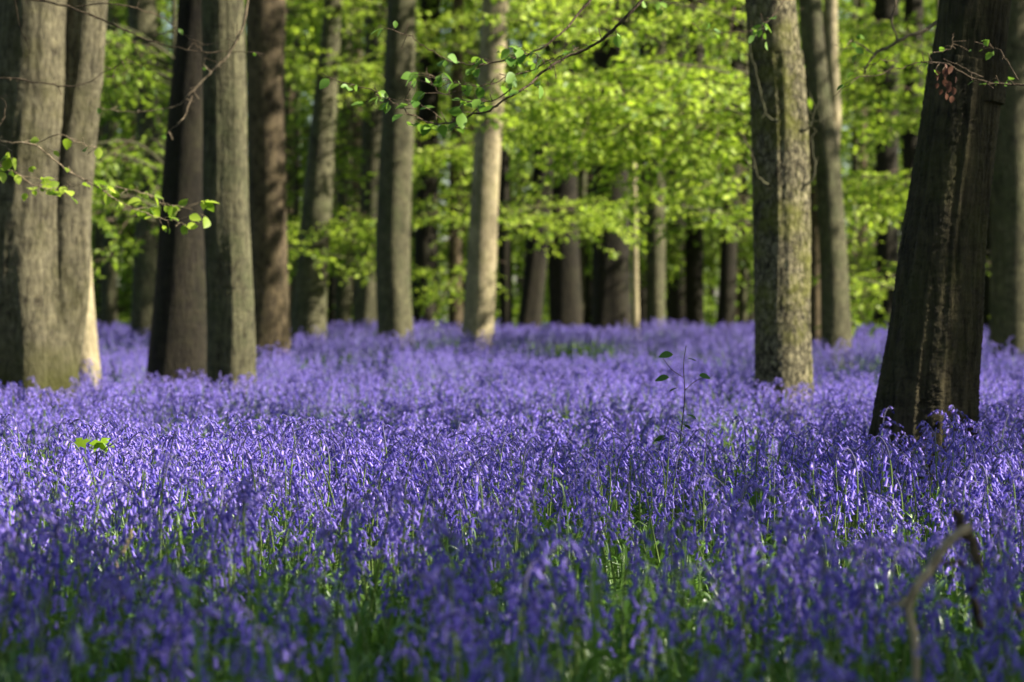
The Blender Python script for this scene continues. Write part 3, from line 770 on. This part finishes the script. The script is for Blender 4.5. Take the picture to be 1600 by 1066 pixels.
# ------------------------------------------------------------------ bluebells
def bluebell(seed):
    """returns (stem MB, flower head MB): one nodding raceme on an arched stem"""
    r = np.random.default_rng(seed)
    h = r.uniform(0.33, 0.45); arch = r.uniform(0.035, 0.075)
    lean = r.uniform(-0.03, 0.03, 2)
    pts = np.array([[0, 0, 0], [lean[0] * .3, lean[1] * .3, h * .35], [lean[0] * .8, lean[1] * .8, h * .68],
                    [lean[0] + arch * .25, lean[1], h * .9], [lean[0] + arch * .8, lean[1], h * .99], [lean[0] + arch * 1.35, lean[1] + r.normal(0, .006), h * .955]])
    q = spline(pts, 22)
    st = MB(); rs = np.linspace(0.0026, 0.0011, 22); tube(st, q[:13], rs[:13], 5, cap=False); tube(st, q[12:], rs[12:], 5, 1)
    fh = MB()
    s = np.concatenate([[0], np.cumsum(np.linalg.norm(np.diff(q, axis=0), axis=1))]); s /= s[-1]
    n = r.integers(11, 18)
    th = np.linspace(0, 2 * np.pi, 6, endpoint=False)
    for k in range(n):
        f = k / (n - 1)
        u = 0.63 + 0.37 * f
        b = np.array([np.interp(u, s, q[:, j]) for j in range(3)])
        az = r.normal(0, 1.1) + (0 if k % 2 else 0.5)
        ln = 0.0198 * (1 - 0.62 * f ** 1.6) * r.uniform(0.9, 1.1)
        ped = r.uniform(0.012, 0.021) * (1 - 0.5 * f)
        out = np.array([math.cos(az), math.sin(az), 0])
        top = b + out * ped + np.array([0, 0, 0.003])
        tube(fh, np.array([b, b + out * ped * .6 + [0, 0, .005], top]), [0.0009, 0.0009, 0.0012], 3, cap=False)
        tilt = r.uniform(0.1, 0.65) + 0.3 * f
        ax = np.array([out[0] * math.sin(tilt), out[1] * math.sin(tilt), -math.cos(tilt)])
        e1 = np.cross(ax, [0, 0, 1.0]); e1 /= np.linalg.norm(e1) + 1e-9; e2 = np.cross(ax, e1)
        open_ = 1 - 0.75 * max(0, f - 0.45) / 0.55
        prof = [(0.0, 0.0014), (0.12, 0.0029), (0.6, 0.0032), (0.86, 0.0042 * (0.5 + 0.5 * open_))]
        rings = []
        for t, rr in prof:
            rings.append(top + ax * ln * t + (np.cos(th)[:, None] * e1 + np.sin(th)[:, None] * e2) * rr * (0.55 + 0.45 * open_))
        V = np.vstack(rings); F = [[a * 6 + j, a * 6 + (j + 1) % 6, (a + 1) * 6 + (j + 1) % 6, (a + 1) * 6 + j] for a in range(3) for j in range(6)]
        fh.add(V, np.array(F))
        # six curled petal tips
        if open_ > 0.5:
            ph = th + np.pi / 6
            tips = top + ax * ln * 0.95 + (np.cos(ph)[:, None] * e1 + np.sin(ph)[:, None] * e2) * 0.0102
            mids = rings[-1]
            V = np.vstack([mids, tips]); F = [[j, (j + 1) % 6, 6 + j] for j in range(6)]
            fh.add(V, np.array(F))
    return st, fh


def strap_leaf(mb, r, az, length, wd, rise, x=0, y=0):
    t = np.linspace(0, 1, 7)
    rad = length * (0.25 * t + 0.55 * t ** 2.2) * (1.2 - rise); z = length * (rise * np.sin(t * 1.9) * 0.95) 
    w_ = wd * np.sin(np.pi * np.clip(t * 0.88 + 0.1, 0, 1)) ** 0.6
    w_[-1] = 0.0005
    c, s = math.cos(az), math.sin(az); tw = r.normal(0, 0.5) * t
    mid = np.stack([x + rad * c, y + rad * s, z], -1)
    side = np.stack([-s * np.cos(tw), c * np.cos(tw), np.sin(tw)], -1) * w_[:, None]
    V = np.vstack([mid + side + [0, 0, 0.002], mid, mid - side + [0, 0, 0.002]]); k = 7; F = []
    for i in range(6):
        F.append([i, i + 1, k + i + 1, k + i]); F.append([k + i, k + i + 1, 2 * k + i + 1, 2 * k + i])
    mb.add(V, np.array(F))


def leaf_tuft(seed, n=6):
    r = np.random.default_rng(seed); mb = MB()
    for i in range(n):
        strap_leaf(mb, r, r.uniform(0, 6.28), r.uniform(0.18, 0.31), r.uniform(0.004, 0.0068), r.uniform(0.45, 0.85), *r.normal(0, 0.02, 2))
    return mb


def grass_tuft(seed, n=14):
    r = np.random.default_rng(seed); mb = MB()
    for i in range(n):
        strap_leaf(mb, r, r.uniform(0, 6.28), r.uniform(0.12, 0.32), r.uniform(0.0015, 0.003), r.uniform(0.5, 1.05), *r.normal(0, 0.06, 2))
    return mb


NV = 12
bell_stem, bell_head, bell_leaf = [], [], []
hidden = bpy.data.collections.new("carpet_sources")      # not linked to the scene: only the carpet draws on it
full = []
for k in range(NV):
    st, fh = bluebell(100 + k)
    bell_stem.append(st.mesh("stem", [STEM, STEM_TOP])); bell_head.append(fh.mesh("flower_head", [BELL], smooth=True)); bell_leaf.append(leaf_tuft(300 + k, 4).mesh("leaves", [LEAF_BLADE]))
    m = MB()
    m.V = st.V + [v for v in fh.V]; off = st.n
    m.L = st.L + [l + off for l in fh.L]; m.S = st.S + fh.S; m.M = st.M + [x_ * 0 + 2 for x_ in fh.M]; m.n = st.n + fh.n
    o = bpy.data.objects.new("bluebell_source", m.mesh("bluebell_source", [STEM, STEM_TOP, BELL])); hidden.objects.link(o); full.append(o)
tufts = []
for k in range(6):
    o = bpy.data.objects.new("leaf_source", leaf_tuft(500 + k, 7).mesh("leaf_source", [LEAF_BLADE])); hidden.objects.link(o); tufts.append(o)
grs = []
for k in range(5):
    o = bpy.data.objects.new("grass_source", grass_tuft(700 + k).mesh("grass_source", [GRASS_MAT])); hidden.objects.link(o); grs.append(o)


def patch(x, y):
    """slow undulating density 0..1 so the carpet thins in patches"""
    v = 0.5 + 0.24 * np.sin(1.7 * x + 0.6 * y + 0.5) * np.sin(0.9 * y - 0.8 * x + 2.1) + 0.2 * np.sin(3.9 * x - 1.3 * y) * np.sin(2.6 * y + 1.0) + 0.16 * np.sin(7.1 * x + 2.0) * np.sin(5.3 * y + x)
    return np.clip(v, 0, 1)


def scatter(strips, spread=1.4, extra=0.7):
    X = []; Y = []
    for d0, d1, rho in strips:
        area = 2 * (0.18 * spread) * (d1 ** 2 - d0 ** 2) / 2 + 2 * extra * (d1 - d0)
        n = int(area * rho)
        wmax = 0.18 * spread * d1 + extra
        m = int(n * 2 * wmax * (d1 - d0) / area * 1.0)
        y = rng.uniform(d0, d1, m); x = rng.uniform(-wmax, wmax, m)
        k = np.abs(x) < 0.18 * spread * y + extra
        X.append(x[k]); Y.append(y[k])
    X = np.concatenate(X); Y = np.concatenate(Y)
    keep = np.ones(len(X), bool)
    px_ = 800 + X / Y * FPX
    keep &= ~((px_ > 1375) & (px_ < 1560) & (Y < 4.35) & (Y > 3.3) & (rng.random(len(X)) < 0.95))
    for fx, fy, fr in FOOT:
        keep &= (X - fx) ** 2 + (Y - fy) ** 2 > (fr * 1.05) ** 2
    return X[keep], Y[keep]


def carpet(name, label, cat, srcs, X, Y, scale, tilt=0.1, kind="stuff"):
    n = len(X)
    me = bpy.data.meshes.new(name)
    me.vertices.add(n)
    Z = ground_z(X, Y) - 0.005
    me.vertices.foreach_set("co", np.stack([X, Y, Z], -1).astype(np.float32).ravel())
    a = me.attributes.new("rot", 'FLOAT_VECTOR', 'POINT')
    a.data.foreach_set("vector", np.stack([rng.normal(0, tilt, n), rng.normal(0, tilt, n), rng.uniform(0, 6.283, n)], -1).astype(np.float32).ravel())
    a = me.attributes.new("size", 'FLOAT', 'POINT'); a.data.foreach_set("value", scale.astype(np.float32))
    a = me.attributes.new("pick", 'INT', 'POINT'); a.data.foreach_set("value", rng.integers(0, len(srcs), n).astype(np.int32))
    o = bpy.data.objects.new(name, me); COL.objects.link(o)
    g = bpy.data.node_groups.new(name + "_nodes", 'GeometryNodeTree')
    g.interface.new_socket("Geometry", in_out='INPUT', socket_type='NodeSocketGeometry')
    g.interface.new_socket("Geometry", in_out='OUTPUT', socket_type='NodeSocketGeometry')
    N, L = g.nodes, g.links
    gi = N.new("NodeGroupInput"); go = N.new("NodeGroupOutput")
    iop = N.new("GeometryNodeInstanceOnPoints")
    gti = N.new("GeometryNodeGeometryToInstance")
    for s in reversed(srcs):
        oi = N.new("GeometryNodeObjectInfo"); oi.inputs[0].default_value = s
        L.new(oi.outputs['Geometry'], gti.inputs[0])
    L.new(gi.outputs[0], iop.inputs['Points']); L.new(gti.outputs[0], iop.inputs['Instance'])
    iop.inputs['Pick Instance'].default_value = True
    def attr(nm, ty):
        k = N.new("GeometryNodeInputNamedAttribute"); k.data_type = ty; k.inputs[0].default_value = nm
        return k.outputs[0]
    L.new(attr("pick", 'INT'), iop.inputs['Instance Index'])
    e2r = N.new("FunctionNodeEulerToRotation"); L.new(attr("rot", 'FLOAT_VECTOR'), e2r.inputs[0]); L.new(e2r.outputs[0], iop.inputs['Rotation'])
    L.new(attr("size", 'FLOAT'), iop.inputs['Scale'])
    L.new(iop.outputs[0], go.inputs[0])
    md = o.modifiers.new("carpet", 'NODES'); md.node_group = g
    tag(o, label, cat, kind=kind)
    return o


X, Y = scatter([(2.7, 4.2, 50), (4.2, 6.2, 125), (6.2, 15, 185), (15, 30, 120), (30, 56, 62)])
pr = patch(X, Y)
for gx, gy, rx, ry in ((-1.72, 10.4, 0.22, 0.8), (-1.95, 10.9, 0.15, 0.8), (-1.22, 10.8, 0.13, 0.7), (-0.15, 11.4, 0.12, 0.6), (1.35, 30, 0.9, 2.5), (0.5, 33, 0.7, 2.0), (3.5, 27, 0.5, 2.2), (-2.4, 31, 0.8, 2.0), (6.0, 30, 0.8, 2.5), (-1.5, 26, 0.5, 2.0), (2.6, 21, 0.35, 1.6), (-0.6, 22, 0.35, 1.5), (1.05, 13.2, 0.2, 0.9), (-1.5, 15.5, 0.22, 1.0), (2.3, 13.5, 0.2, 0.8), (0.25, 9.7, 0.14, 0.6), (-1.05, 9.0, 0.14, 0.5), (-4.0, 26, 0.4, 1.8), (0.3, 15.5, 0.25, 1.0), (-0.9, 14.0, 0.2, 0.9), (0.75, 8.6, 0.16, 0.5), (1.2, 8.9, 0.16, 0.5), (-0.55, 8.2, 0.14, 0.5), (0.25, 5.6, 0.2, 0.5), (-0.5, 4.9, 0.2, 0.4), (0.95, 4.4, 0.25, 0.5)):
    pr = np.where(((X - gx) / rx) ** 2 + ((Y - gy) / ry) ** 2 < 1, pr * 0.35, pr)
keep = rng.random(len(X)) < np.clip(0.35 + 2.2 * (pr - 0.36), 0.05, 1)
X, Y, pr = X[keep], Y[keep], pr[keep]
SC = rng.normal(1.0, 0.13, len(X)) * (0.92 + 0.16 * pr)
SC = np.clip(SC, 0.65, 1.2)
inview = (np.abs(X) < 0.18 * Y + 0.05) & (Y > 3.1)
order = np.argsort(np.where(inview, Y, 1e9))
near = order[:300]
rest = np.ones(len(X), bool); rest[near] = False
print("bluebells", len(X), "individual to", Y[near].max())
carpet("bluebell_carpet", "sea of violet-blue bluebells spreading back under the trees", "bluebells", full, X[rest], Y[rest], SC[rest])
GB = "bluebells of the shaded front rows"
for i in near:
    k = int(rng.integers(NV))
    r_ = thing("bluebell", "nodding violet-blue bluebell in the shaded, blurred front rows of the carpet", "bluebell", (X[i], Y[i], float(ground_z(X[i], Y[i])) - 0.005), GB)
    r_.rotation_euler = (rng.normal(0, 0.1), rng.normal(0, 0.1), rng.uniform(0, 6.28)); s = float(SC[i]); r_.scale = (s, s, s)
    for nm, dat in (("stem", bell_stem[k]), ("flower_head", bell_head[k]), ("leaves", bell_leaf[k])):
        c = bpy.data.objects.new(nm, dat); COL.objects.link(c); c.parent = r_

X, Y = scatter([(2.4, 7, 75), (7, 15, 50), (15, 30, 26), (30, 54, 12)])
carpet("bluebell_leaves", "glossy green strap leaves under the bluebells", "leaves", tufts, X, Y, rng.normal(1.0, 0.17, len(X)))
X, Y = scatter([(2.4, 6, 120), (6, 12, 40), (12, 24, 8)])
carpet("grass", "thin green grass blades among the bluebell stems", "grass", grs, X, Y, rng.normal(1.0, 0.2, len(X)))


# ------------------------------------------------------------------ small things among the flowers
def stick(name, label, d, lines, mat):
    """lines: list of (picture points with depth offsets, r0, r1) in metres"""
    p0 = P(*lines[0][0][0][:2], d)
    p0[2] = float(ground_z(p0[0], p0[1]))
    root = thing(name, label, "stick", p0)
    for j, (pts, r0, r1, *own) in enumerate(lines):
        mb = MB()
        q = spline(np.array([P(a, b, d + o) for a, b, o in pts]) - p0, 26)
        q += np.cumsum(rng.normal(0, 0.0012, q.shape), 0)
        tube(mb, q, np.linspace(r0, r1, 26) * rng.uniform(0.88, 1.14, 26), 9)
        mb.build("bough" if j == 0 else "side_twig", [own[0] if own else mat], root)


stick("dead_branch", "bent tan dead branch with a dark broken end rising out of the blurred front flowers", 4.25, [
    ([(1436, 1150, 0), (1430, 1040, 0), (1427, 985, 0), (1418, 946, 0), (1434, 912, 0), (1452, 886, 0.02), (1470, 856, 0.03), (1490, 832, 0.03), (1508, 826, 0.05)], 0.0062, 0.0076, DEADWOOD_LIT),
    ([(1500, 832, 0.06), (1516, 836, 0.07), (1522, 858, 0.08), (1527, 886, 0.09), (1518, 908, 0.1), (1526, 940, 0.12), (1534, 975, 0.16)], 0.0078, 0.006, TWIG),
    ([(1512, 834, 0.06), (1504, 818, 0.05), (1494, 803, 0.05)], 0.0085, 0.006, TWIG),
    ([(1519, 892, 0.08), (1500, 878, 0.05), (1482, 877, 0.02)], 0.004, 0.0025, TWIG),
    ([(1420, 938, 0), (1408, 936, 0), (1396, 934, 0.02)], 0.004, 0.0025, DEADWOOD_LIT)], DEADWOOD_LIT)
stick("dead_branch", "brown curl of dead wood at the bottom edge among grass", 5.4, [
    ([(1420, 1095, 0), (1448, 1072, 0), (1475, 1058, 0), (1503, 1056, 0.02), (1514, 1075, 0.04), (1518, 1110, 0.06)], 0.009, 0.012)], DEADWOOD_LIT)
stick("dead_branch", "short reddish stub of dead wood at the picture's edge below the bent branch", 5.0, [
    ([(1650, 985, 0), (1615, 968, 0), (1596, 962, 0), (1582, 952, 0)], 0.009, 0.006)], DEADWOOD_LIT)
stick("dead_branch", "small forked brown twig standing in the shaded flowers", 6.0, [
    ([(188, 960, 0), (187, 905, 0), (186, 868, 0), (182, 852, 0)], 0.006, 0.003),
    ([(186, 868, 0), (198, 852, 0), (207, 832, 0.01)], 0.005, 0.003)], DEADWOOD_LIT)


def maple_leaf(mb, pos, az, pitch, size, roll=0.0):
    """five-lobed young sycamore leaf"""
    a = np.radians([-150, -100, -72, -48, -25, 0, 25, 48, 72, 100, 150])
    rr = np.array([0.35, 0.62, 0.45, 0.85, 0.55, 1.0, 0.55, 0.85, 0.45, 0.62, 0.35])
    V = np.vstack([[0, 0, 0], np.stack([rr * np.cos(a), rr * np.sin(a), -0.28 * rr ** 2 + 0.08 * (np.arange(11) % 2)], -1)])
    F = np.array([[0, i, i + 1] for i in range(1, 11)])
    M = rotm(np.array([roll]), np.array([pitch]), np.array([az]))[0]
    mb.add(V @ M.T * size + pos, F)


def sapling(name, label, d, foot, stems, leaves, maple=False, mat=LEAF_NEAR):
    p0 = P(*foot, d); p0[2] = float(ground_z(p0[0], p0[1]))
    root = thing(name, label, "sapling", p0)
    sm = MB(); lm = MB()
    for pts, r0, r1 in stems:
        q = spline(np.array([P(a, b, d) for a, b in pts]) - p0, 20); tube(sm, q, np.linspace(r0, r1, 20), 6)
    for px, py, sz, az, pt in leaves:
        p = P(px, py, d) - p0
        if maple: maple_leaf(lm, p, az, pt, sz, rng.normal(0, 0.3))
        else: put_leaf(lm, p, az, pt, rng.normal(0, 0.5), sz)
    sm.build("stem", [TWIG], root); lm.build("leaves", [mat], root)


sapling("sycamore_seedling", "young sycamore with drooping lime-green lobed leaves above the bluebells", 8.3, (148, 860),
        [([(148, 900), (149, 800), (150, 730), (152, 698)], 0.003, 0.0018), ([(151, 705), (135, 696), (126, 694)], 0.0015, 0.001), ([(151, 705), (158, 697), (162, 695)], 0.0015, 0.001)],
        [(157, 690, 0.056, -1.0, 0.6), (128, 688, 0.046, -2.2, 0.6), (163, 694, 0.05, -0.3, 0.8), (146, 768, 0.03, -1.5, 0.6), (148, 694, 0.04, -2.9, 0.4)], True, LEAF_MAPLE)
sapling("sapling", "spindly dark-stemmed sapling with sparse drooping leaves rising mid-carpet", 9.2, (1052, 840),
        [([(1052, 860), (1058, 760), (1064, 680), (1070, 620), (1068, 572), (1072, 540)], 0.003, 0.0012), ([(1064, 680), (1048, 690), (1030, 684)], 0.0015, 0.001), ([(1068, 590), (1050, 578), (1036, 560)], 0.0015, 0.001), ([(1070, 610), (1086, 596), (1100, 590)], 0.0015, 0.001), ([(1060, 735), (1046, 728), (1034, 730)], 0.0014, 0.001)],
        [(1052, 554, 0.05, 3.3, 0.1), (1046, 590, 0.05, 3.0, 0.15), (1092, 587, 0.042, 0.2, 0.15), (1072, 648, 0.04, -0.4, 0.3), (1044, 685, 0.05, 3.2, 0.1), (1044, 732, 0.042, 3.0, 0.2), (1060, 718, 0.03, -0.9, 0.5), (1074, 560, 0.036, 0.4, 0.2), (1060, 606, 0.036, 2.6, 0.3), (1068, 664, 0.03, 0.5, 0.4)], mat=LEAF_SAPLING)
